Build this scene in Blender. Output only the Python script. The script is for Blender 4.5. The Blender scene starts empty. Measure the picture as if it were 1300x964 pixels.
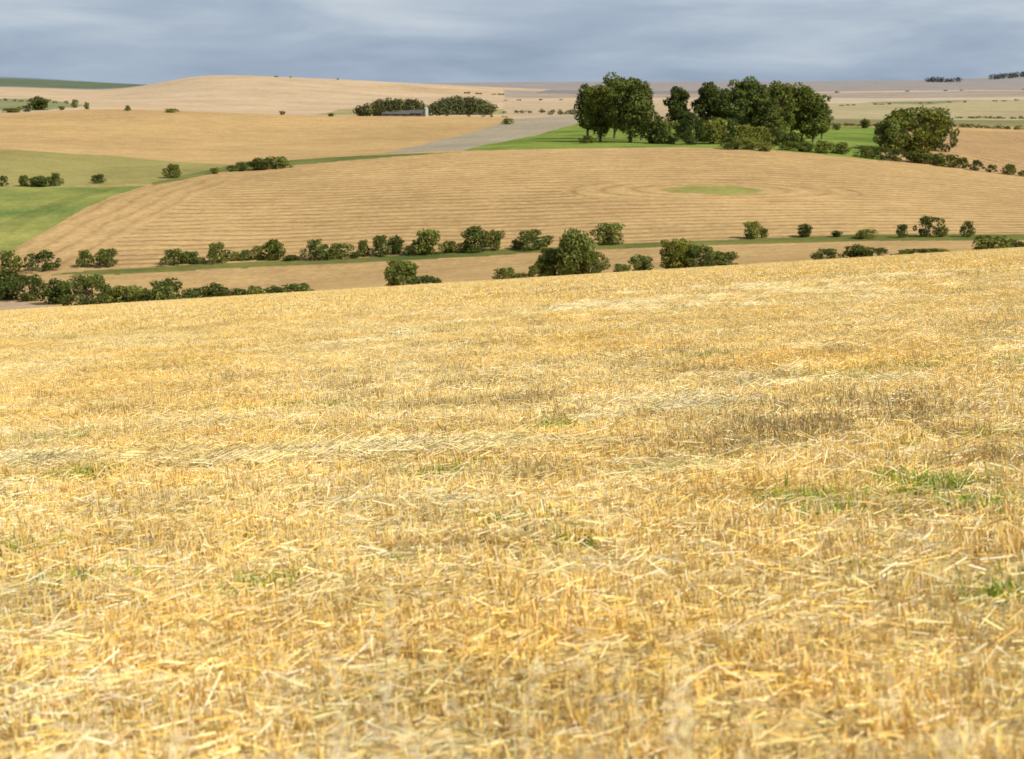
import bpy, math, numpy as np
from mathutils import Vector, Matrix, Euler
rng = np.random.default_rng(7)
EYE = 2.0
F = 2167.0; T = 0.174; TH = math.atan(T); CT, ST = math.cos(TH), math.sin(TH)

def lin(c):
    c = np.array(c, float)/255.0
    return np.where(c <= 0.04045, c/12.92, ((c+0.055)/1.055)**2.4)

# ------------------------------------------------------------------ noise
_tab = np.random.default_rng(3).random((256, 256))
def vnoise(x, y, seed=0):
    x = np.asarray(x, float)+seed*17.3; y = np.asarray(y, float)+seed*9.7
    xi = np.floor(x).astype(int); yi = np.floor(y).astype(int)
    fx = x-xi; fy = y-yi
    fx = fx*fx*(3-2*fx); fy = fy*fy*(3-2*fy)
    a = _tab[xi % 256, yi % 256]; b = _tab[(xi+1) % 256, yi % 256]
    c = _tab[xi % 256, (yi+1) % 256]; d = _tab[(xi+1) % 256, (yi+1) % 256]
    return (a*(1-fx)+b*fx)*(1-fy)+(c*(1-fx)+d*fx)*fy
def fbm(x, y, seed=0, o=4):
    s = 0; a = .5
    for i in range(o):
        s = s+a*vnoise(x*2**i, y*2**i, seed+i); a *= .5
    return s/(1-.5**o)

# ------------------------------------------------------------------ terrain table: image rows per image column and distance
P = np.array([-200,0,130,270,400,520,650,800,950,1100,1200,1300,1500], float)
LV = [
 (290,[416,408,400,392,382,374,366,357,348,339,334,328,316]),
 (350,[380,374,371,366,360,352,343,335,328,322,317,314,306]),
 (390,[352,345,338,332,326,321,318,311,306,303,301,300,296]),
 (440,[300,297,295,292,288,284,280,275,272,271,272,274,274]),
 (500,[255,252,253,252,249,245,241,238,238,243,247,252,258]),
 (570,[222,222,228,226,222,216,211,209,210,217,224,231,240]),
 (640,[196,198,211,209,203,196,190,187,189,200,208,216,228]),
 (700,[189,190,200,201,197,190,182,179,180,186,192,200,210]),
 (800,[178,178,184,186,184,181,175,171,170,173,178,184,190]),
 (950,[156,157,158,162,165,165,163,160,160,160,162,164,168]),
 (1100,[144,144,139,142,147,148,151,152,153,154,155,156,158]),
 (1250,[147,147,146,147,149,146,147,148,149,150,151,151,151]),
 (1600,[134,133,133,139,143,141,139,138,138,137,137,137,137]),
 (1900,[126,126,128,124,128,130,130,131,131,131,130,130,129]),
 (2300,[118,117,119,104,108,118,122,123,123,123,123,122,120]),
 (2600,[112,112,116,95,99.5,105.5,112,118,118,117,116,115,113]),
 (3100,[104,104,107,112,112,112,111,113,113,112,111,111,110]),
 (4200,[98,98,105,112,110,107,107,107,107,106,105,104,100]),
 (6000,[98,98,105,110,110,106,104.5,104,104,103,101,97,90]),
 (9000,[104,104,106,110,110,108,107,106,106,106,106,106,106]),
]
def row2s(r):
    v = (np.asarray(r, float)-482)/F
    return (T+v)/(1-T*v)
def pchip(x, y, xq):
    h = np.diff(x); d = np.diff(y)/h
    m = np.zeros_like(y)
    for i in range(1, len(x)-1):
        if d[i-1]*d[i] > 0:
            w1 = 2*h[i]+h[i-1]; w2 = h[i]+2*h[i-1]
            m[i] = (w1+w2)/(w1/d[i-1]+w2/d[i])
    m[0] = d[0]; m[-1] = d[-1]
    i = np.clip(np.searchsorted(x, xq)-1, 0, len(x)-2)
    t = (xq-x[i])/h[i]
    return ((2*t**3-3*t**2+1)*y[i]+(t**3-2*t**2+t)*h[i]*m[i]+(-2*t**3+3*t**2)*y[i+1]+(t**3-t**2)*h[i]*m[i+1])
pxg = np.linspace(-200, 1500, 341)
lyg = np.linspace(math.log(290), math.log(9000), 700)
A = np.array([pchip(P, row2s(r), pxg) for _, r in LV])
lyk = np.log(np.array([y for y, _ in LV], float))
SG = np.array([pchip(lyk, A[:, j], lyg) for j in range(len(pxg))])
ker = np.exp(-0.5*(np.arange(-12, 13)/5.0)**2); ker /= ker.sum()
pad = np.pad(SG, ((12, 12), (0, 0)), mode='edge')
SG = np.array([np.convolve(pad[:, j], ker, 'valid') for j in range(SG.shape[1])]).T
def kfac(Y): return np.interp(Y, [290,390,640,1100,3000], [.993,.999,1.008,1.012,1.015])
def smooth(a, b, x):
    t = np.clip((x-a)/(b-a), 0, 1); return t*t*(3-2*t)
def H(X, Y):
    X = np.asarray(X, float); Y = np.asarray(Y, float)
    zn = -2-.0927*Y-6e-5*Y*Y+.062*X
    zn = zn+.18*smooth(8, 16, Y)*(1-smooth(90, 130, Y))*(fbm(X/14, Y/9, 5, 2)-.5)*2
    zn = zn+.06*(fbm(X/2.5, Y/1.8, 8, 2)-.5)*(1-smooth(40, 60, Y))
    Yc = np.clip(Y, 290, 9000)
    px = np.clip(650+F*X/np.maximum(Y, 5)*kfac(Y), -200, 1500)
    a = (px+200)/5.0; b = (np.log(Yc)-lyg[0])/(lyg[1]-lyg[0])
    ai = np.clip(a.astype(int), 0, 339); bi = np.clip(b.astype(int), 0, 698)
    fa = a-ai; fb = b-bi
    s = (SG[ai, bi]*(1-fa)+SG[ai+1, bi]*fa)*(1-fb)+(SG[ai, bi+1]*(1-fa)+SG[ai+1, bi+1]*fa)*fb
    zf = -s*Y+(fbm(X/70, Y/70, 2, 3)-.5)*1.0*smooth(300, 420, Y)
    t = smooth(210, 290, Y)
    return EYE+zn*(1-t)+zf*t
YS = {285: np.exp(np.linspace(math.log(285), math.log(8500), 3000)), 3: np.exp(np.linspace(math.log(3), math.log(200), 1500))}
def pixel_to_ground(px, row, ymin=285):  # px, row are image coordinates that objects and fields are placed by
    """ground point for an image pixel: camera ray cast onto the terrain"""
    v = (row-482)/F
    u = (px-650)/F/(CT-v*ST); s = float(row2s(row))
    Y = YS[ymin]; X = u*Y; h = H(X, Y)
    ok = np.nonzero((EYE-h)/Y <= s)[0]
    i = ok[0] if len(ok) else (np.argmin((EYE-h)/Y))
    return float(X[i]), float(Y[i]), float(h[i])

# ------------------------------------------------------------------ mesh helper
def make_mesh(name, V, Q, mats, col=None, mi=None, smooth_sh=False, extra=None):
    me = bpy.data.meshes.new(name)
    V = np.asarray(V, np.float32); Q = np.asarray(Q, np.int32)
    me.vertices.add(len(V)); me.vertices.foreach_set('co', V.ravel())
    me.loops.add(len(Q)*4); me.loops.foreach_set('vertex_index', Q.ravel())
    me.polygons.add(len(Q)); me.polygons.foreach_set('loop_start', np.arange(0, len(Q)*4, 4, dtype=np.int32))
    for m in mats: me.materials.append(m)
    if mi is not None: me.polygons.foreach_set('material_index', np.asarray(mi, np.int32))
    me.update(calc_edges=True)
    if col is not None:
        ca = me.color_attributes.new('tint', 'FLOAT_COLOR', 'POINT')
        c4 = np.ones((len(V), 4), np.float32); c4[:, :3] = np.minimum(col, .97)
        ca.data.foreach_set('color', c4.ravel())
    if extra:
        for k, a in extra.items():
            at = me.attributes.new(k, 'FLOAT', 'POINT'); at.data.foreach_set('value', np.asarray(a, np.float32))
    me.polygons.foreach_set('use_smooth', np.full(len(Q), smooth_sh))
    return me
def add_obj(name, me, loc=(0, 0, 0), rot=(0, 0, 0), sc=(1, 1, 1), parent=None):
    o = bpy.data.objects.new(name, me); bpy.context.scene.collection.objects.link(o)
    o.location = loc; o.rotation_euler = rot; o.scale = sc
    if parent: o.parent = parent
    return o

# ------------------------------------------------------------------ materials
class NT:
    def __init__(s, name):
        s.m = bpy.data.materials.new(name); s.m.use_nodes = True
        s.t = s.m.node_tree; s.t.nodes.clear(); s.out = s.n('ShaderNodeOutputMaterial')
    def n(s, ty, **k):
        x = s.t.nodes.new(ty)
        for a, b in k.items(): setattr(x, a, b)
        return x
    def l(s, a, b): s.t.links.new(a, b)
    def math(s, op, a, b=None, c=None):
        x = s.n('ShaderNodeMath', operation=op)
        for i, v in enumerate((a, b, c)):
            if v is None: continue
            if isinstance(v, (int, float)): x.inputs[i].default_value = v
            else: s.l(v, x.inputs[i])
        return x.outputs[0]
    def noise(s, vec, scale, detail=4, rough=.55):
        x = s.n('ShaderNodeTexNoise'); x.inputs['Scale'].default_value = scale
        x.inputs['Detail'].default_value = detail; x.inputs['Roughness'].default_value = rough
        s.l(vec, x.inputs['Vector']); return x.outputs['Fac']
    def mix(s, f, a, b, mode='MIX'):
        x = s.n('ShaderNodeMix', data_type='RGBA', blend_type=mode)
        for i, v in ((0, f), (6, a), (7, b)):
            if isinstance(v, (int, float)): x.inputs[i].default_value = v
            elif isinstance(v, (tuple, list, np.ndarray)): x.inputs[i].default_value = tuple(v)[:3]+(1,)
            else: s.l(v, x.inputs[i])
        return x.outputs[2]
    def ramp(s, f, a, b, lo=0., hi=1.):
        x = s.n('ShaderNodeMapRange', clamp=True); s.l(f, x.inputs[0])
        x.inputs[1].default_value = a; x.inputs[2].default_value = b
        x.inputs[3].default_value = lo; x.inputs[4].default_value = hi
        return x.outputs[0]
    def scale(s, col, f):
        x = s.n('ShaderNodeVectorMath', operation='SCALE'); s.l(col, x.inputs[0])
        if isinstance(f, (int, float)): x.inputs['Scale'].default_value = f
        else: s.l(f, x.inputs['Scale'])
        return x.outputs[0]

def mat_land():
    g = NT('farmland'); geo = g.n('ShaderNodeNewGeometry'); pos = geo.outputs['Position']
    at = g.n('ShaderNodeAttribute', attribute_name='tint')
    sw = g.n('ShaderNodeAttribute', attribute_name='swath').outputs['Fac']
    am = g.n('ShaderNodeAttribute', attribute_name='swamp').outputs['Fac']
    nr = g.n('ShaderNodeAttribute', attribute_name='near').outputs['Fac']
    n1 = g.noise(pos, .012, 4); n2 = g.noise(pos, .09, 4, .65); n3 = g.noise(pos, .6, 3, .7)
    f = g.math('ADD', g.ramp(n1, .3, .7, .86, 1.1), g.ramp(n2, .3, .7, -.12, .12))
    f = g.math('ADD', f, g.ramp(n3, .3, .7, -.18, .18))
    far = g.scale(at.outputs['Color'], f)
    # combine swaths: pale straw ridges, their shade painted as dark lines
    w = g.math('ADD', sw, g.math('MULTIPLY', g.math('SUBTRACT', g.noise(pos, .03, 3), .5), 9.0))
    w = g.math('ADD', w, g.math('MULTIPLY', g.math('SUBTRACT', g.noise(pos, .4, 2), .5), 1.6))
    fr = g.math('FRACT', g.math('DIVIDE', w, 6.6))
    dark = g.math('MULTIPLY', g.ramp(fr, .0, .14), g.ramp(fr, .34, .2))
    lite = g.math('MULTIPLY', g.ramp(fr, .40, .55), g.ramp(fr, .85, .65))
    brk = g.ramp(g.noise(pos, .12, 4, .7), .38, .62, .25, 1.0)
    dk = g.math('MULTIPLY', g.math('MULTIPLY', dark, am), brk)
    lt = g.math('MULTIPLY', g.math('MULTIPLY', lite, am), g.ramp(g.noise(pos, .35, 3, .7), .4, .6))
    far = g.mix(g.math('MULTIPLY', dk, .85), far, tuple(lin((128, 94, 54))))  # shade beside each straw ridge, painted brown
    far = g.mix(g.math('MULTIPLY', lt, .3), far, tuple(lin((236, 206, 156))))
    # near ground: soil, chaff and straw
    m1 = g.noise(pos, 9, 5, .7); m2 = g.noise(pos, .35, 3)
    near = g.mix(g.ramp(m1, .38, .6), (.42, .28, .10), (.82, .61, .25))
    near = g.mix(g.ramp(m2, .4, .7, 0, .4), near, (.6, .43, .17))
    c = g.mix(nr, far, near)
    b = g.n('ShaderNodeBsdfDiffuse'); g.l(c, b.inputs['Color'])
    bp = g.n('ShaderNodeBump'); bp.inputs['Strength'].default_value = .6; bp.inputs['Distance'].default_value = .25
    g.l(g.noise(pos, 1.6, 5, .75), bp.inputs['Height']); g.l(bp.outputs[0], b.inputs['Normal'])
    g.l(b.outputs[0], g.out.inputs[0]); return g.m

def mat_straw(name, transl=.25, world=True):
    g = NT(name); pos = g.n('ShaderNodeNewGeometry').outputs['Position']
    c = g.n('ShaderNodeAttribute', attribute_name='tint').outputs['Color']
    if world:
        n = g.noise(pos, .22, 2, .6); n2 = g.noise(pos, .8, 3, .7); n3 = g.noise(pos, .11, 2, .6)
        c = g.mix(g.ramp(n, .42, .64, 0, .8), c, g.mix(1.0, c, (1.0, .90, .66), 'MULTIPLY'))
        c = g.mix(g.ramp(n3, .52, .68, 0, .4), c, g.mix(1.0, c, (.84, .83, .74), 'MULTIPLY'))
        c = g.scale(c, g.ramp(n2, .34, .60, .76, 1.03))
    d = g.n('ShaderNodeBsdfDiffuse'); g.l(c, d.inputs[0])
    t = g.n('ShaderNodeBsdfTranslucent'); g.l(c, t.inputs[0])
    mx = g.n('ShaderNodeMixShader'); mx.inputs[0].default_value = transl; g.l(d.outputs[0], mx.inputs[1]); g.l(t.outputs[0], mx.inputs[2])
    g.l(mx.outputs[0], g.out.inputs[0])
    return g.m
def mat_leaf(name, k=1.0):
    g = NT(name); c = g.n('ShaderNodeAttribute', attribute_name='tint').outputs['Color']
    r = g.n('ShaderNodeObjectInfo').outputs['Random']
    c = g.mix(g.ramp(r, 0, 1, 0, .9), c, g.mix(1.0, c, (1.4, 1.18, .8), 'MULTIPLY'))
    c = g.scale(c, k)
    d = g.n('ShaderNodeBsdfDiffuse'); g.l(c, d.inputs[0])
    t = g.n('ShaderNodeBsdfTranslucent'); g.l(c, t.inputs[0])
    mx = g.n('ShaderNodeMixShader'); mx.inputs[0].default_value = .3; g.l(d.outputs[0], mx.inputs[1]); g.l(t.outputs[0], mx.inputs[2])
    g.l(mx.outputs[0], g.out.inputs[0]); return g.m
def mat_plain(name, col, rough=.8, ns=3.0):
    g = NT(name); pos = g.n('ShaderNodeNewGeometry').outputs['Position']
    c = g.mix(g.ramp(g.noise(pos, ns), .3, .7), tuple(np.array(col)*.75), tuple(np.array(col)*1.2))
    p = g.n('ShaderNodeBsdfPrincipled'); p.inputs['Roughness'].default_value = rough
    g.l(c, p.inputs['Base Color']); g.l(p.outputs[0], g.out.inputs[0]); return g.m
M_LAND = mat_land(); M_STRAW = mat_straw('straw', .2); M_GRASS = mat_straw('weed_leaf', .3, False)
M_LEAF = mat_leaf('foliage'); M_BARK = mat_plain('bark', (.11, .09, .065))

# ------------------------------------------------------------------ ground sheet
w = np.concatenate([np.linspace(-1.1, -.37, 30)[:-1], np.linspace(-.37, .37, 900), np.linspace(.37, 1.1, 30)[1:]])
ys = [-16.0]
while ys[-1] < 288: ys.append(ys[-1]+max(.3, .012*ys[-1]+.06))
while ys[-1] < 9000: ys.append(ys[-1]+2.0*(ys[-1]/500)**1.3)
ys = np.array(ys)
W, YY = np.meshgrid(w, ys); XX = W*(YY+20)
ZZ = H(XX, YY)
x = XX.ravel(); y = YY.ravel()
n = len(x); nc = len(w); nrw = len(ys)
col = np.empty((n, 3)); amp = np.zeros(n); swc = y.copy()
KA = 0.80
def C(r, g, b): return lin((r, g, b))*KA
pxv = 650+F*x/np.maximum(y, 5)*kfac(y)
wob = (fbm(x/30, y/30, 31, 3)-.5)
col[:] = C(206, 170, 116)
amp[:] = .14
def setc(mask, c, a=None):
    m = mask[:, None]; col[:] = col*(1-m)+c*m
    if a is not None: amp[:] = amp*(1-mask)+a*mask
m = (y > 1120).astype(float); setc(m, C(214, 186, 150), .0)  # far fields paled: distance haze is put into their colour
m = smooth(2650, 2700, y); setc(m, C(168, 158, 152), 0)  # dull mauve: cloud shadow painted into the plain's colour
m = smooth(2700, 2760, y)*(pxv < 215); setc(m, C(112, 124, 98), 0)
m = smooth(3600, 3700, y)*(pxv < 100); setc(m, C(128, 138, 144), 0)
def poly_mask(pts, ymin=250, wb=6.0):
    wp = np.array([pixel_to_ground(*p)[:2] for p in pts])
    ins = np.zeros(n, bool)
    sel = (y > ymin)
    xs, yy = x[sel]+wob[sel]*wb*.6, y[sel]+wob[sel]*wb; r = np.zeros(len(xs), bool); k = len(wp)
    for i in range(k):
        x1, y1 = wp[i]; x2, y2 = wp[(i+1) % k]
        if abs(y2-y1) < 1e-6: continue
        c = ((y1 > yy) != (y2 > yy)) & (xs < (x2-x1)*(yy-y1)/(y2-y1)+x1)
        r ^= c
    ins[sel] = r
    return ins.astype(float)
def field(pts, c, a=0.): setc(poly_mask(pts), c, a)
# distant patchwork, haze painted in as paler field colours
field([(640,124),(1500,122),(1500,113),(640,114)], C(178,162,146))  # right-hand plain, dulled to paint in a cloud shadow
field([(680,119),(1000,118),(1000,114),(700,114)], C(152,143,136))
field([(640,148),(1050,148),(1050,126),(640,130)], C(203,178,144))
field([(1050,132),(1200,127),(1500,125),(1500,152),(1050,152)], C(190,174,132))
field([(1090,131),(1160,126),(1240,127),(1180,133)], C(148,148,106))
field([(1010,126),(1500,119),(1500,122),(1010,131)], C(210,190,160))
field([(-200,140),(-200,126),(60,126),(110,134),(60,140)], C(152,152,108))
field([(400,146),(640,146),(640,139),(560,137),(430,139)], C(178,162,114))
field([(430,106),(600,114),(640,118),(560,119),(470,111)], C(206,176,136))
field([(-200,190),(0,189),(130,196),(300,207),(400,200),(480,194),(655,149),(400,148),(270,143),(130,140),(0,146),(-200,146)], C(208,172,118), .2)
field([(478,196),(655,151),(735,146),(740,157),(592,191)], C(180,166,140), .05)
field([(1050,159),(1500,162),(1500,152),(1050,151)], C(150,142,98))
field([(1110,165),(1500,168),(1500,250),(1300,226),(1205,212)], C(194,158,112), .8)
field([(588,192),(738,156),(960,157),(1110,162),(1122,205),(980,191),(850,187),(700,189)], C(132,148,70), .0)
field([(-200,190),(0,190),(130,197),(300,209),(300,214),(190,234),(0,238),(-200,240)], C(170,158,98), .0)
field([(-200,350),(3,325),(182,236),(60,237),(0,238),(-200,240)], C(158,160,88), .0)
field([(-200,300),(10,296),(150,240),(140,238),(0,284),(-200,290)], C(142,147,80), .0)
field([(-200,420),(-60,366),(3,323),(186,237),(300,215),(400,205),(550,197),(700,190),(850,188),(980,192),(1120,205),(1300,227),(1500,252),(1500,298),(1300,302),(1100,304),(950,308),(800,313),(650,320),(520,324),(400,329),(270,335),(130,341),(30,348)], C(206,170,116), .95)
# grass verge under the hedge
field([(60,349),(130,342),(270,335),(400,329),(520,323),(650,317),(800,309),(950,303),(1100,299),(1300,297),(1500,293),(1500,301),(1300,305),(1100,307),(950,310),(800,315),(650,323),(520,330),(400,336),(270,342),(150,348)], C(124,126,68), .0)
field([(-200,392),(0,378),(95,392),(110,410),(-200,430)], C(205,174,140), 0.)
field([(190,236),(300,215),(480,201),(590,193),(480,197),(400,201),(300,209),(190,232)], C(138,138,78), 0)
# patchy pasture: grazed and rank grass
gmask = (col[:, 1] > col[:, 0]*.93) & (y > 250) & (y < 1100)
pf = (fbm(x/18, y/18, 41, 4)-.5)*1.6
col[gmask] *= (1+pf[gmask, None]*np.array([.75, .45, .5]))
# swath direction in the big field
a0 = np.array(pixel_to_ground(3, 323)[:2]); a1 = np.array(pixel_to_ground(186, 237)[:2])
dv = (a1-a0)/np.linalg.norm(a1-a0); dist = (x-a0[0])*dv[1]-(y-a0[1])*dv[0]
hm = (dist > 0) & (dist < 24) & (y < a1[1]+25) & (y > 330)
swc[hm] = dist[hm]*1.0
amp[hm] *= .55
cx, cy, _ = pixel_to_ground(908, 241)
dd = np.sqrt(((x-cx)/2.1)**2+((y-cy)/1.2)**2)
rm = dd < 21
swc[rm] = dd[rm]*1.35
amp[rm] *= .8
dd2 = np.sqrt(((x-cx)/1.55)**2+((y-cy)/1.1)**2)
gm = np.clip((11.0-dd2+(fbm(x/5, y/5, 4, 3)-.5)*9)/3, 0, 1)
setc(gm, C(162, 156, 88), .1)
rmask = poly_mask([(1110,165),(1500,168),(1500,250),(1300,226),(1205,212)]) > .5
swc[rmask] = (x[rmask]*.86+y[rmask]*.3)*1.0
near = 1-smooth(225, 240, y)
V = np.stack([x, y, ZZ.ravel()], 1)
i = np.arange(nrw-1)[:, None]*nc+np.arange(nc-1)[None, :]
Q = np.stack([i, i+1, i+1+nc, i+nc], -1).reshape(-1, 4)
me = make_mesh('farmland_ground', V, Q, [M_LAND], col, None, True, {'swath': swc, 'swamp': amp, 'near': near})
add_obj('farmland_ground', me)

# ------------------------------------------------------------------ blades
class B:
    def __init__(s): s.V = []; s.Q = []; s.C = []; s.M = []; s.n = 0
    def quads(s, P4, c4, mi=0):
        N = len(P4); s.V.append(P4.reshape(-1, 3)); s.C.append(c4.reshape(-1, 3))
        s.Q.append(s.n+np.arange(N*4).reshape(-1, 4)); s.M.append(np.full(N, mi)); s.n += N*4
    def blades(s, r, base, d, L, wd, c0, c1, mi=0, droop=0.):
        N = len(base); az = r.random(N)*2*math.pi
        side = np.cross(d, np.stack([np.cos(az), np.sin(az), np.zeros(N)], 1)+1e-3*d[:, ::-1])
        side /= np.linalg.norm(side, axis=1)[:, None]+1e-9; side *= (wd/2)[:, None]
        mid = base+d*(L*.55)[:, None]; tip = base+d*L[:, None]
        if droop: 
            tip = tip-np.array([0, 0, 1])*(L*droop)[:, None]
            s.quads(np.stack([base-side, base+side, mid+side, mid-side], 1), np.stack([c0, c0, (c0+c1)/2, (c0+c1)/2], 1), mi)
            s.quads(np.stack([mid-side, mid+side, tip+side*.4, tip-side*.4], 1), np.stack([(c0+c1)/2, (c0+c1)/2, c1, c1], 1), mi)
        else:
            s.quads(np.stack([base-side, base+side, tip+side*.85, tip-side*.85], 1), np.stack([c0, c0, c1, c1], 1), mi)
    def tube(s, p0, p1, r0, r1, c, mi=1, sides=6):
        p0 = np.array(p0, float); p1 = np.array(p1, float); d = p1-p0; d /= np.linalg.norm(d)+1e-9
        a = np.cross(d, [0.3, .9, .1]); a /= np.linalg.norm(a); b = np.cross(d, a)
        t = np.arange(sides+1)*2*math.pi/sides
        ring = np.cos(t)[:, None]*a+np.sin(t)[:, None]*b
        q = np.stack([p0+ring[:-1]*r0, p0+ring[1:]*r0, p1+ring[1:]*r1, p1+ring[:-1]*r1], 1)
        s.quads(q, np.tile(np.array(c, float), (sides, 4, 1)), mi)
    def leaves(s, r, lobes, N, size, c, cv=.3, flat=.6, mi=0):
        lobes = np.array(lobes); wt = (lobes[:, 3:].mean(1))**2; wt /= wt.sum()
        k = r.choice(len(lobes), N, p=wt); d = r.normal(size=(N, 3)); d /= np.linalg.norm(d, axis=1)[:, None]
        rad = r.uniform(.66, 1.0, N)+np.abs(r.normal(0, .12, N))
        p = lobes[k, :3]+d*lobes[k, 3:]*rad[:, None]
        nn = d+flat*r.normal(size=(N, 3)); nn[:, 2] += .15; nn /= np.linalg.norm(nn, axis=1)[:, None]
        a = np.cross(nn, r.normal(size=(N, 3))); a /= np.linalg.norm(a, axis=1)[:, None]; b = np.cross(nn, a)
        sz = size*r.uniform(.45, 1.3, N)/2; a *= sz[:, None]; b *= (sz*r.uniform(.6, 1, N))[:, None]
        q = np.stack([p-a-b, p+a-b, p+a*.7+b, p-a*.7+b], 1)
        lt = r.uniform(1-cv, 1+cv, len(lobes))[k]*r.uniform(1-cv, 1+cv, N)
        cc = np.array(c)[None]*lt[:, None]; cc[:, 0] *= r.uniform(.85, 1.25, N)
        s.quads(q, np.repeat(cc[:, None], 4, 1), mi)
    def mesh(s, name, mats, sm=False):
        return make_mesh(name, np.concatenate(s.V), np.concatenate(s.Q), mats, np.concatenate(s.C), np.concatenate(s.M), sm)

# ------------------------------------------------------------------ stubble tiles
GOLD = np.array([.97, .70, .245]); PALE = np.array([.97, .85, .50]); SOIL = np.array([.44, .29, .10])
tiles = bpy.data.collections.new('stubble_tiles')
def jit(r, c, N, v=.14):
    k = r.uniform(1-v, 1+v*.8, N)[:, None]
    return c*k*np.stack([np.ones(N), r.uniform(.92, 1.05, N), r.uniform(.75, 1.25, N)], 1)
def upd(r, N, lean):
    d = np.stack([r.normal(0, lean, N), r.normal(0, lean, N), np.ones(N)], 1); return d/np.linalg.norm(d, axis=1)[:, None]
def tile(idx, size, ns, wst, nl, wl, hs=(.06, .14), fl=(.04, .22)):
    r = np.random.default_rng(100+idx); b = B(); hs2 = size/2
    # plants grow in tufts of several stems along the drill rows
    npl = ns//5; prow = np.round(r.uniform(-hs2, hs2, npl)/.14)*.14+r.normal(0, .02, npl); pyy = r.uniform(-hs2, hs2, npl)
    kp = r.integers(0, npl, ns)
    base = np.stack([prow[kp]+r.normal(0, .016, ns), pyy[kp]+r.normal(0, .02, ns), np.full(ns, -.02)], 1)
    keep = fbm(base[:, 0]*3+idx*9, base[:, 1]*3, idx, 3) > .34; base = base[keep]; kp = kp[keep]; N = len(base)
    mixp = (r.random(N) < .3)[:, None]; pj = r.uniform(.84, 1.06, npl)[kp][:, None]; pl = r.normal(0, .16, (npl, 2))[kp]
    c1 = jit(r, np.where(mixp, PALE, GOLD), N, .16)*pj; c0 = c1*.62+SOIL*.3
    d = upd(r, N, .14); d[:, :2] += pl; d /= np.linalg.norm(d, axis=1)[:, None]
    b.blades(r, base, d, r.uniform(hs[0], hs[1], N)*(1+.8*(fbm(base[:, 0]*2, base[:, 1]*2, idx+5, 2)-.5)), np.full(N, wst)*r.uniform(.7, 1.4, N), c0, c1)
    p = np.stack([r.uniform(-hs2, hs2, nl), r.uniform(-hs2, hs2, nl), r.uniform(.0, .08, nl)], 1)
    az = r.random(nl)*2*math.pi; el = r.normal(0.05, .24, nl)
    d = np.stack([np.cos(az)*np.cos(el), np.sin(az)*np.cos(el), np.sin(el)], 1)
    c = jit(r, np.where((r.random(nl) < .6)[:, None], PALE, GOLD), nl, .16)
    b.blades(r, p, d, fl[0]+(fl[1]-fl[0])*r.random(nl)**1.6, np.full(nl, wl)*r.uniform(.5, 1.6, nl), c, c)
    tiles.objects.link(bpy.data.objects.new('t%02d' % idx, b.mesh('t%02d' % idx, [M_STRAW])))
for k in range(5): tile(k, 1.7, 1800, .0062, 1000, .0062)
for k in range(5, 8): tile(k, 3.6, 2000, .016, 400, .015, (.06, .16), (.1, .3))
for k in (8, 9):   # green regrowth
    r = np.random.default_rng(k); b = B(); N = 70
    base = np.stack([r.normal(0, .13, N), r.normal(0, .10, N), np.full(N, -.01)], 1)
    c = jit(r, np.array([.33, .43, .06]), N, .25)
    b.blades(r, base, upd(r, N, .5), r.uniform(.06, .18, N), r.uniform(.005, .011, N), c*.8, c, 0, .2)
    tiles.objects.link(bpy.data.objects.new('t%02d' % k, b.mesh('t%02d' % k, [M_GRASS])))
for k in (10, 11):  # brown weeds
    r = np.random.default_rng(k); b = B(); N = 60
    base = np.stack([r.normal(0, .2, N), r.normal(0, .2, N), np.full(N, -.01)], 1)
    c = jit(r, np.array([.44, .33, .14]), N, .4); d = upd(r, N, .4); L = r.uniform(.07, .21, N)
    b.blades(r, base, d, L, r.uniform(.003, .006, N), c*.7, c)
    kx = r.choice(N, 120); pp = base[kx]+d[kx]*(L[kx]*r.uniform(.3, 1, 120))[:, None]
    b.blades(r, pp, upd(r, 120, 1.0), r.uniform(.015, .04, 120), r.uniform(.004, .009, 120), c[kx], c[kx]*1.2)
    tiles.objects.link(bpy.data.objects.new('t%02d' % k, b.mesh('t%02d' % k, [M_GRASS])))
for k in (12, 13):  # flattened straw
    r = np.random.default_rng(k); b = B(); N = 200
    p = np.stack([r.normal(0, .28, N), r.normal(0, .15, N), r.uniform(.02, .13, N)], 1)
    az = r.normal(0, .8, N); el = r.normal(0, .28, N)
    d = np.stack([np.cos(az)*np.cos(el), np.sin(az)*np.cos(el), np.sin(el)], 1)
    c = jit(r, PALE, N, .08)
    b.blades(r, p-d*.08, d, r.uniform(.08, .26, N), r.uniform(.004, .009, N), c, c)
    tiles.objects.link(bpy.data.objects.new('t%02d' % k, b.mesh('t%02d' % k, [M_STRAW])))

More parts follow.
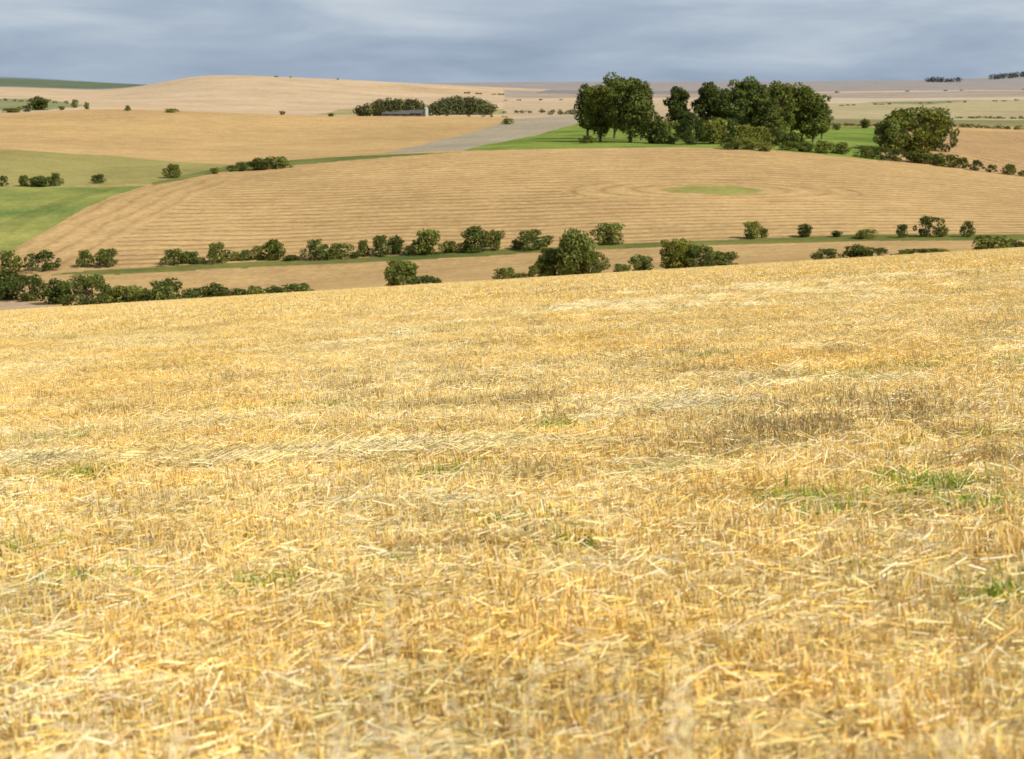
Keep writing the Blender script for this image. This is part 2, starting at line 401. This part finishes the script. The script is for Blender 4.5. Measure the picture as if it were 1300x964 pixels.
pts = []; idx = []; yaw = []; scl = []
def addp(X, Y, k, a, s): pts.append((X, Y)); idx.append(k); yaw.append(a); scl.append(s)
r = np.random.default_rng(11)
st = 1.35; yv = 1.0
while yv < 58:
    xm = .36*yv+3.5
    for xv in np.arange(-xm, xm, st):
        addp(xv+r.uniform(-.2, .2), yv+r.uniform(-.2, .2), int(r.integers(0, 5)), r.uniform(0, 6.28), r.uniform(.95, 1.15))
    yv += st
while yv < 235:
    xm = .36*yv+5
    for xv in np.arange(-xm, xm, 3.1):
        addp(xv+r.uniform(-.4, .4), yv+r.uniform(-.4, .4), int(r.integers(5, 8)), r.uniform(0, 6.28), r.uniform(.9, 1.15))
    yv += 2.9
def blob(px, row, sx, sy, N, ks, sc=1.0, clump=False):
    X, Y, _ = pixel_to_ground(px, row, 3)
    for _ in range(N):
        a_, b_ = X+r.normal(0, sx), Y+r.normal(0, sy)
        if clump and fbm(a_/1.1, b_/1.4, 61, 3) < .47: continue
        addp(a_, b_, int(r.choice(ks)), r.uniform(0, 6.28), r.uniform(.5, 1.3)*sc)
GR, WD, FL = (8, 9), (10, 11), (12, 13)
for q in [(1195,618,.28,.25,14),(1215,648,.3,.12,10),(100,606,.25,.12,8),(185,602,.3,.1,6),(318,588,.15,.1,4),(360,524,.6,.25,24),(1240,466,1.3,.6,50),(680,409,2.2,1.2,40),
          (240,520,.5,.2,8),(905,452,.6,.3,9),(1255,760,.12,.1,4),(70,745,.1,.1,3),(560,420,1.5,1,18),(1090,655,.3,.1,5),(1175,560,.4,.2,8),(640,665,.1,.1,3),(20,706,.1,.1,3),(730,688,.1,.1,3),
          (60,560,.3,.15,5),(490,610,.3,.1,4),(900,600,.3,.15,5),(1030,640,.2,.1,4),(820,420,1.2,.6,14),(150,440,1.5,.6,16),(1120,480,.8,.4,14),(420,555,.3,.2,5),(1010,660,.2,.1,4),(330,745,.1,.1,3),(700,545,.4,.2,6)]:
    blob(*q, GR)
for q in [(1040,560,.8,.9,60),(1140,585,.8,.6,36),(1190,530,1.4,.8,30),(880,488,1.8,1.3,40),(700,500,2.0,1.1,40),(600,470,2.8,1.6,44),(200,495,3.4,1.0,56),(420,500,2.4,1,30),
          (780,600,1.2,.35,16),(970,530,1.6,.9,24),(120,430,6,2,70),(500,425,8,3,100),(1000,420,7,2,50),(850,380,12,6,80),(60,520,1.5,.6,14),(1270,600,.6,.5,12)]:
    blob(*q, WD, 1.0, True)
# lodged pale straw line crossing the field and other flattened streaks
def streak(p0, p1, N, wdt, sc=1.0, wav=.25):
    A0 = np.array(pixel_to_ground(*p0, 3)[:2]); A1 = np.array(pixel_to_ground(*p1, 3)[:2]); dr = A1-A0; a = math.atan2(dr[1], dr[0])
    for _ in range(N):
        t = r.random(); q = A0+dr*t
        if fbm(q[0]/1.3, q[1]/1.3, 71, 3) < .40: continue
        addp(q[0]+r.normal(0, wdt), q[1]+r.normal(0, wdt)+wav*(fbm(t*5+p0[0], 0, 9, 2)-.5)*4, int(r.choice(FL)), a+r.normal(0, .4), r.uniform(.6, 1.2)*sc)
streak((-60, 600), (330, 590), 120, .13, 1, .1); streak((300, 592), (720, 574), 60, .14, 1, .15); streak((740, 545), (1010, 470), 20, .8, 1, .6)
streak((760, 400), (1130, 352), 150, 3.5, 1.3, 1.2)
streak((100, 470), (480, 440), 30, 1.3, 1, .8)
for _ in range(420):
    yv = 4+r.random()**.8*50; xv = r.uniform(-1, 1)*(.36*yv+2)
    if fbm(xv/1.5, yv/2, 81, 3) > .48: addp(xv, yv, int(r.choice(FL)), r.uniform(0, 6.28), r.uniform(.4, 1.0))
for _ in range(1500):
    yv = 5+r.random()**.6*80; xv = r.uniform(-1, 1)*(.36*yv+2)
    if fbm(xv/4, yv/3, 21, 3) > .53: addp(xv, yv, int(r.choice((10, 8, 9))), r.uniform(0, 6.28), r.uniform(.35, .85))
PT = np.array(pts); Zp = H(PT[:, 0], PT[:, 1]); e = .4
gx = (H(PT[:, 0]+e, PT[:, 1])-H(PT[:, 0]-e, PT[:, 1]))/(2*e); gy = (H(PT[:, 0], PT[:, 1]+e)-H(PT[:, 0], PT[:, 1]-e))/(2*e)
rots = []
for k in range(len(PT)):
    N_ = Vector((-gx[k], -gy[k], 1)).normalized()
    q = Vector((0, 0, 1)).rotation_difference(N_) @ Euler((0, 0, yaw[k])).to_quaternion()
    rots.append(tuple(q.to_euler()))
pm = bpy.data.meshes.new('wheat_stubble'); pm.vertices.add(len(PT))
pm.vertices.foreach_set('co', np.stack([PT[:, 0], PT[:, 1], Zp], 1).astype(np.float32).ravel())
at = pm.attributes.new('kind', 'INT', 'POINT'); at.data.foreach_set('value', np.array(idx, np.int32))
at = pm.attributes.new('rot', 'FLOAT_VECTOR', 'POINT'); at.data.foreach_set('vector', np.array(rots, np.float32).ravel())
at = pm.attributes.new('scl', 'FLOAT', 'POINT'); at.data.foreach_set('value', np.array(scl, np.float32))
so = add_obj('wheat_stubble', pm)
ng = bpy.data.node_groups.new('scatter', 'GeometryNodeTree')
ng.interface.new_socket('Geometry', in_out='INPUT', socket_type='NodeSocketGeometry')
ng.interface.new_socket('Geometry', in_out='OUTPUT', socket_type='NodeSocketGeometry')
gi = ng.nodes.new('NodeGroupInput'); go = ng.nodes.new('NodeGroupOutput')
ci = ng.nodes.new('GeometryNodeCollectionInfo'); ci.inputs['Collection'].default_value = tiles
ci.inputs['Separate Children'].default_value = True; ci.inputs['Reset Children'].default_value = True
ip = ng.nodes.new('GeometryNodeInstanceOnPoints'); ip.inputs['Pick Instance'].default_value = True
def na(nm, ty):
    a = ng.nodes.new('GeometryNodeInputNamedAttribute'); a.data_type = ty; a.inputs['Name'].default_value = nm
    return [o for o in a.outputs if o.enabled and o.name == 'Attribute'][0]
ng.links.new(gi.outputs[0], ip.inputs['Points']); ng.links.new(ci.outputs[0], ip.inputs['Instance'])
ng.links.new(na('kind', 'INT'), ip.inputs['Instance Index']); ng.links.new(na('rot', 'FLOAT_VECTOR'), ip.inputs['Rotation'])
ng.links.new(na('scl', 'FLOAT'), ip.inputs['Scale']); ng.links.new(ip.outputs[0], go.inputs[0])
md = so.modifiers.new('scatter', 'NODES'); md.node_group = ng

# tall dry grass close to the camera
for k, (gx_, gy_, hh) in enumerate([(-1.0, 3.7, .98), (-.86, 3.5, .90), (-.42, 3.6, 1.06), (-.22, 3.7, 1.12), (-.18, 3.5, .98), (.10, 3.6, .95), (.36, 3.5, 1.10), (.30, 3.7, .98), (.75, 3.6, .92), (-.62, 3.5, .92), (1.0, 3.8, .95)]):
    rr = np.random.default_rng(50+k); b = B(); N = 7
    base = np.stack([rr.normal(0, .07, N), rr.normal(0, .07, N), np.zeros(N)], 1); d = upd(rr, N, .10); L = rr.uniform(.8, 1.03, N)*hh
    c = jit(rr, np.array([.85, .68, .36]), N); b.blades(rr, base, d, L, np.full(N, .0022), c, c, 0, .02)
    kx = rr.choice(N, 420); pp = base[kx]+d[kx]*(L[kx]*rr.uniform(.84, 1.0, 420))[:, None]+rr.normal(0, .012, (420, 3))
    cc = jit(rr, np.array([.96, .87, .60]), 420); b.blades(rr, pp, upd(rr, 420, 1.2), rr.uniform(.006, .022, 420), np.full(420, .0035), cc, cc)
    add_obj('dry_grass', b.mesh('dry_grass', [M_STRAW]), (gx_, gy_, float(H(gx_, gy_))))

# ------------------------------------------------------------------ trees
BARK = (.09, .07, .05)
def tree_mesh(seed, wid, cb, nl, N, size, c, lobe=(.13, .2), trunk=.03, spur=1.3):
    r = np.random.default_rng(seed); b = B(); lobes = []
    for i in range(nl):
        t = (i+.5)/nl; z = cb+(1-cb)*(.08+.86*t)
        # broad rounded crown: widest around two thirds of its height
        env = (wid/2)*max(.2, (1-abs((t-.5)/.56)**2.6))**.6
        lr = r.uniform(*lobe); a = i*2.4+r.uniform(-.5, .5); d = max(0, env-lr*.75)*r.uniform(.4, 1.15)
        lobes.append((d*math.cos(a), d*math.sin(a), min(z, .985-lr*.8)+r.uniform(-.05, .03), lr*r.uniform(.8, 1.25), lr*r.uniform(.8, 1.25), lr*r.uniform(.55, .9)))
    for i in range(int(nl*spur)):
        q = lobes[r.integers(nl)]; dd = r.normal(size=3); dd /= np.linalg.norm(dd); dd[2] = abs(dd[2])*.8
        s_ = r.uniform(.2, .5)
        p_ = np.array(q[:3])+dd*np.array(q[3:])*1.05
        if p_[2]+q[5]*s_ < 1.03: lobes.append((*p_, q[3]*s_, q[4]*s_, q[5]*s_*1.2))
    b.leaves(r, lobes, N, size, c)
    top = cb+(1-cb)*.5; pr = np.zeros(3); k = 4
    for i in range(k):
        nx = np.array([r.normal(0, .012), r.normal(0, .012), top*(i+1)/k])
        b.tube(pr, nx, trunk*(1-.18*i), trunk*(1-.18*(i+1)), BARK); pr = nx
    for q in lobes[:nl]:
        z0 = min(top, max(cb*.7, q[2]-.2)); b.tube((0, 0, z0), q[:3], trunk*.4, trunk*.12, BARK, 1, 4)
    return b.mesh('tree', [M_LEAF, M_BARK])
DG = (.072, .100, .028); MG = (.104, .138, .036); LG = (.155, .190, .050)
TW = [.68, .60, .78, .55, .66]; RW = [1.5, 1.25, 1.7, 1.2]; BW = [1.4, 1.1, 1.7, 1.3, 2.0, 1.5, 1.2]
TALL = [tree_mesh(200+i, TW[i], [.14, .2, .16, .26, .28][i], [24, 22, 26, 17, 17][i], 5200, .034, [MG, DG, MG, DG, MG][i], (.09, .15)) for i in range(5)]
ROUND = [tree_mesh(300+i, RW[i], .03, 34, 6500, .046, [MG, LG, MG, LG][i], (.11, .21), .025, 2.0) for i in range(4)]
BUSH = [tree_mesh(400+i, BW[i], .0, 17, 2300, .068, [MG, DG, MG, LG, DG, LG, MG][i], (.13, .30), .03, 2.2) for i in range(7)]
rt = np.random.default_rng(77); WID = {id(TALL): TW, id(ROUND): RW, id(BUSH): BW}
def put(name, group, px, row, wpx, hpx, k=None):
    X, Y, Z = pixel_to_ground(px, row)
    k = int(rt.integers(len(group))) if k is None else k
    m_ = Y/F; h = hpx*m_*1.02; wd = wpx*m_/WID[id(group)][k]*1.08
    add_obj(name, group[k], (X, Y, Z-.02*h), (rt.normal(0, .04), rt.normal(0, .04), rt.uniform(0, 6.28)), (wd, wd*rt.uniform(.9, 1.1), h))
# beech clump on the knoll
for q in [(746,176,36,66,1),(762,180,46,74,0),(780,176,40,80,2),(800,181,52,84,0),(814,178,30,60,1),(860,176,32,66,3),(870,180,26,38,1),
          (896,177,36,72,3),(912,175,32,60,1),(928,179,42,66,4),(942,176,44,76,2),(958,178,44,74,4),(970,181,34,60,0),(988,180,44,75,2),(1004,176,38,64,1),(1018,180,40,72,2),(1032,181,42,64,0),(1043,177,24,44,1)]:
    put('beech_tree', TALL, *q)
for q in [(832,182,34,36),(850,183,36,30),(878,184,36,42),(905,183,40,32),(925,181,36,30),(945,184,34,26),(965,184,36,24),(985,184,30,22),(1005,186,30,18),(745,182,24,10),(892,180,30,24)]:
    put('hawthorn_bush', BUSH, *q)
for q in [(1160,193,84,56,0),(1132,193,46,42,1),(1188,192,44,46,2)]: put('oak_tree', ROUND, *q)
for q in [(928,190,28,16),(952,190,30,16),(972,192,26,12),(1000,191,22,12),(1022,193,26,12),(1046,195,28,16),(1068,196,26,15),(1100,201,26,14),(1118,203,30,16),(1140,205,32,16),(1165,207,34,16),(1185,209,30,14),(1205,212,34,16),
          (1222,214,22,14),(1240,217,20,14),(1258,219,16,10),(1282,222,20,14),(1300,224,16,8),(1098,163,12,12),(1062,165,12,6)]:
    put('hawthorn_bush', BUSH, *q)
# hedge along the farm track
for q in [(55,344,48,26),(12,347,32,30),(-20,350,40,28),(108,339,24,22),(136,339,28,24),(222,336,38,20),(240,334,24,15),(276,334,34,27),(300,331,18,11),(312,331,20,14),(348,330,30,26),(328,330,20,19),(402,330,32,27),(432,328,40,20),(462,326,18,22),
          (483,326,26,28),(503,323,22,24),(545,323,42,33),(530,322,20,18),(572,321,22,15),(603,320,34,33),(628,318,26,26),(676,317,50,26),(655,316,16,11),(773,311,46,29),(745,312,20,10),(955,303,26,23),(970,302,12,12),(1022,301,22,17),(1062,301,14,8),(1178,301,34,27),(1196,301,16,13),(1228,301,20,21),(1100,303,34,12),(1145,302,14,18),
          (252,335,20,9),(370,331,22,7),(418,330,18,10),(450,328,14,8),(520,324,16,12),(590,321,16,14),(690,315,14,10)]:
    put('hawthorn_bush', BUSH, *q)
# nearer hedge and trees in the valley bottom
for q in [(8,380,46,38),(38,382,52,34),(75,386,42,32),(140,394,40,26),(160,393,54,32),(188,392,36,26),(212,392,56,38),(245,389,40,24),(272,387,40,28),(300,386,40,20),(325,384,34,20),(350,381,30,18),(378,379,48,20),
          (545,368,40,18),(642,361,36,22),(660,360,24,14),(812,347,40,24),(790,349,26,14),(918,341,42,22),(1050,333,38,18),(1090,331,40,20),(1115,329,34,15),(1150,328,30,11),(1180,327,44,12),(1262,323,56,24),(1290,320,36,15),(-20,384,50,34)]:
    put('hawthorn_bush', BUSH, *q)
for q in [(112,397,60,50,2),(510,369,50,40,1),(728,357,58,66,3),(703,357,48,44,1),(752,356,36,38,0),(688,359,34,26,0),(858,345,46,42,3),(888,344,52,34,2)]: put('ash_tree', ROUND, *q)
# bushes on the left pastures and field corners
for q in [(220,226,26,18),(310,217,30,12),(330,216,32,15),(352,214,36,16),(294,218,14,8),(272,221,14,8),(126,233,18,12),(70,236,18,17),(50,237,30,13),(30,237,14,14),(4,237,14,14),
          (50,140,26,17),(34,142,18,8),(14,143,26,6),(95,137,10,11),(110,139,8,8),(78,140,8,5),(162,141,8,7),(218,143,20,5),(358,146,8,5),(420,148,8,4),(645,158,16,8)]:
    put('hawthorn_bush', BUSH, *q)

# ------------------------------------------------------------------ distant woods and hedgerows
M_FAR = mat_leaf('far_foliage', 1.0)
def mass(name, items, c, leaf_px=1.6, dens=1.0, seed=1):
    r = np.random.default_rng(seed); b = B()
    for (px, row, wpx, hpx) in items:
        X, Y, Z = pixel_to_ground(px, row); m_ = Y/F; w_ = wpx*m_/2; h_ = hpx*m_
        N = max(30, int(1.7*dens*wpx*hpx/leaf_px**2*2.2))
        lob = [(X+r.uniform(-.4, .4)*w_, Y+r.uniform(-.5, .5)*w_, Z+h_*.42, w_*.9, w_*.9, h_*.5)]
        for _ in range(3): lob.append((X+r.uniform(-.8, .8)*w_, Y+r.uniform(-.5, .5)*w_, Z+h_*r.uniform(.25, .78), w_*.5, w_*.5, h_*.25))
        b.leaves(r, lob, N, leaf_px*m_, c, .35)
        b.tube((X, Y, Z-h_*.1), (X, Y, Z+h_*.6), w_*.08, w_*.04, BARK, 1, 4)
    return add_obj(name, b.mesh(name, [M_FAR, M_BARK]))
FG = (.095, .115, .055)
mass('distant_woodland', [(458+6.5*i+rt.uniform(-2, 2), 147.5, 19, [11, 14, 18, 21, 22, 23, 23, 22, 22, 22, 22, 20, 15][i]) for i in range(13)], FG, 1.8, 1.6, seed=5)
mass('distant_woodland', [(551+6*i+rt.uniform(-2, 2), 146, 19, [14, 18, 21, 23, 24, 24, 24, 24, 23, 22, 20, 17, 13][i]) for i in range(13)], FG, 1.8, 1.6, seed=6)
hl = []
def line(p0, p1, N, w_, h_, pr=1.0):
    for i in range(N):
        if rt.random() > pr: continue
        t = (i+rt.uniform(-.3, .3))/max(1, N-1); hl.append((p0[0]+(p1[0]-p0[0])*t, p0[1]+(p1[1]-p0[1])*t, w_*rt.uniform(.7, 1.4), h_*rt.uniform(.6, 1.4)))
line((640, 144), (735, 143), 18, 7, 4, .7); line((1050, 135), (1300, 128), 30, 6, 1.6, .5); line((1056, 160), (1115, 161), 12, 7, 4); line((1195, 161), (1300, 165), 20, 8, 4)
line((340, 97.5), (440, 102), 8, 4, 1.5, .4); line((640, 128), (1000, 124), 40, 5, 1.3, .4); line((590, 119), (640, 121), 8, 5, 2, .6); line((1195, 150), (1300, 151), 18, 7, 2.5, .8)
line((0, 128), (110, 133), 14, 5, 2.5, .5); line((1050, 118), (1300, 114), 26, 6, 1.2, .4); line((700, 146), (745, 145), 6, 8, 5)
line((540, 147), (640, 149), 12, 5, 2, .5)
mass('distant_hedgerow', hl, FG, 1.3, 1.0, 9)
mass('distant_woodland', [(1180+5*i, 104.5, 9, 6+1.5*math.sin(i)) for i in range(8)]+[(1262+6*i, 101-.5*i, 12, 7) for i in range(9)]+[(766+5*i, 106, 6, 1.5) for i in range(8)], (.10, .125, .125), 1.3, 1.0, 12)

# ------------------------------------------------------------------ farm buildings
M_ROOF = mat_plain('weathered_roof_sheet', (.10, .092, .08), .95, .6); M_WALL = mat_plain('dark_boarding', (.10, .085, .07), .8, .8)
M_DOOR = mat_plain('barn_door', (.04, .04, .045)); M_SILO = mat_plain('galvanised_steel', (.4, .4, .36), .7, .5)
def box(name, c, s, mat, parent):
    v = np.array([[x_, y_, z_] for z_ in (-.5, .5) for x_, y_ in ((-.5, -.5), (.5, -.5), (.5, .5), (-.5, .5))])*s+np.array(c)
    q = [[0, 3, 2, 1], [4, 5, 6, 7], [0, 1, 5, 4], [1, 2, 6, 5], [2, 3, 7, 6], [3, 0, 4, 7]]
    return add_obj(name, make_mesh(name, v, q, [mat]), parent=parent)
def barn(px, row, L, Dp, hw, hr, yaw_):
    X, Y, Z = pixel_to_ground(px, row); e = bpy.data.objects.new('farm_barn', None); bpy.context.scene.collection.objects.link(e)
    e.location = (X, Y-6, float(H(X, Y-6))-.3); e.rotation_euler = (0, 0, yaw_)
    box('walls', (0, 0, hw/2), (L, Dp, hw), M_WALL, e)
    o = .6; v = [(-L/2-o, -Dp/2-o, hw-.1), (L/2+o, -Dp/2-o, hw-.1), (L/2+o, 0, hw+hr), (-L/2-o, 0, hw+hr), (L/2+o, Dp/2+o, hw-.1), (-L/2-o, Dp/2+o, hw-.1)]
    v = v+[(a, b_, c_+.3) for a, b_, c_ in v]
    q = [[6, 7, 8, 9], [9, 8, 10, 11], [0, 3, 2, 1], [3, 5, 4, 2], [0, 1, 7, 6], [5, 11, 10, 4], [0, 6, 9, 3], [3, 9, 11, 5], [1, 2, 8, 7], [2, 4, 10, 8]]
    add_obj('roof', make_mesh('roof', v, q, [M_ROOF]), parent=e)
    g = [(-L/2, -Dp/2, hw), (-L/2, Dp/2, hw), (-L/2, .01, hw+hr-.05), (-L/2, -.01, hw+hr-.05), (L/2, -Dp/2, hw), (L/2, Dp/2, hw), (L/2, .01, hw+hr-.05), (L/2, -.01, hw+hr-.05)]
    add_obj('gables', make_mesh('gables', g, [[0, 3, 2, 1], [4, 5, 6, 7]], [M_WALL]), parent=e)
    for i in range(3): box('door', (-L/3+i*L/3, -Dp/2-.05, hw*.42), (L*.16, .12, hw*.84), M_DOOR, e)
barn(503, 147.5, 17, 10, 1.8, 1.8, .08); barn(524, 147.5, 14, 10, 2.2, 1.8, -.1)
X, Y, Z = pixel_to_ground(541, 148); e = bpy.data.objects.new('grain_silo', None); bpy.context.scene.collection.objects.link(e); e.location = (X, Y, Z)
b = B(); b.tube((0, 0, 0), (0, 0, 5.2), 1.3, 1.3, (.5, .5, .5), 0, 20); add_obj('bin', b.mesh('bin', [M_SILO]), parent=e)
b = B(); b.tube((0, 0, 5.2), (0, 0, 6.2), 1.4, .1, (.5, .5, .5), 0, 20); add_obj('cone_roof', b.mesh('cone_roof', [M_SILO]), parent=e)

# ------------------------------------------------------------------ light, sky, camera
SE, SA = math.radians(40), math.radians(128)     # elevation; azimuth clockwise from +Y
sd = Vector((math.sin(SA)*math.cos(SE), math.cos(SA)*math.cos(SE), math.sin(SE)))
L = bpy.data.lights.new('sun', 'SUN'); L.energy = 5.0; L.angle = math.radians(.5); L.color = (1, .96, .86)
lo = bpy.data.objects.new('sun', L); bpy.context.scene.collection.objects.link(lo); lo.rotation_euler = sd.to_track_quat('Z', 'Y').to_euler(); lo.location = (50, 0, 100)
wd = bpy.data.worlds.new('World'); bpy.context.scene.world = wd; wd.use_nodes = True; nt = wd.node_tree; nt.nodes.clear()
N = nt.nodes.new; lk = nt.links.new
out = N('ShaderNodeOutputWorld'); bg = N('ShaderNodeBackground'); bg.inputs[1].default_value = .1
sky = N('ShaderNodeTexSky'); sky.sky_type = 'NISHITA'; sky.sun_disc = False; sky.sun_elevation = SE; sky.sun_rotation = SA
tc = N('ShaderNodeTexCoord'); mp = N('ShaderNodeMapping'); mp.inputs['Scale'].default_value = (7, 7, 36); mp.inputs['Location'].default_value = (.3, 0, .4); lk(tc.outputs['Generated'], mp.inputs[0])
ns = N('ShaderNodeTexNoise'); ns.inputs['Scale'].default_value = 1.1; ns.inputs['Detail'].default_value = 7; ns.inputs['Roughness'].default_value = .52; ns.inputs['Distortion'].default_value = .3; lk(mp.outputs[0], ns.inputs[0])
sx = N('ShaderNodeSeparateXYZ'); lk(tc.outputs['Generated'], sx.inputs[0])
ad = N('ShaderNodeMath'); ad.operation = 'MULTIPLY_ADD'; lk(sx.outputs[2], ad.inputs[0]); ad.inputs[1].default_value = 4.0; lk(ns.outputs[0], ad.inputs[2])
cr = N('ShaderNodeValToRGB'); lk(ad.outputs[0], cr.inputs[0])
el = cr.color_ramp.elements
def K(c, f=10): l_ = lin(c)*f; return (l_[0], l_[1], l_[2], 1)
el[0].position = .36; el[0].color = K((148, 165, 185)); el[1].position = .84; el[1].color = K((198, 208, 217))
x2 = el.new(.58); x2.color = K((168, 183, 200))
mr = N('ShaderNodeMapRange'); lk(sx.outputs[2], mr.inputs[0]); mr.inputs[1].default_value = .06; mr.inputs[2].default_value = .3; mr.inputs[3].default_value = 1; mr.inputs[4].default_value = .15
mx = N('ShaderNodeMix'); mx.data_type = 'RGBA'; lk(mr.outputs[0], mx.inputs[0]); lk(sky.outputs[0], mx.inputs[6]); lk(cr.outputs[0], mx.inputs[7])
lk(mx.outputs[2], bg.inputs[0]); lk(bg.outputs[0], out.inputs[0])
cd = bpy.data.cameras.new('camera'); co = bpy.data.objects.new('camera', cd); bpy.context.scene.collection.objects.link(co)
cd.lens = 60.0; cd.sensor_width = 36; cd.clip_start = .1; cd.clip_end = 20000
co.location = (0, 0, EYE); co.rotation_euler = (math.pi/2-TH, 0, 0)
cd.dof.use_dof = True; cd.dof.focus_distance = 28; cd.dof.aperture_fstop = 3.2
sc = bpy.context.scene; sc.camera = co
sc.view_settings.view_transform = 'Standard'; sc.view_settings.look = 'None'; sc.view_settings.exposure = 0
print('points', len(PT), 'verts', n)
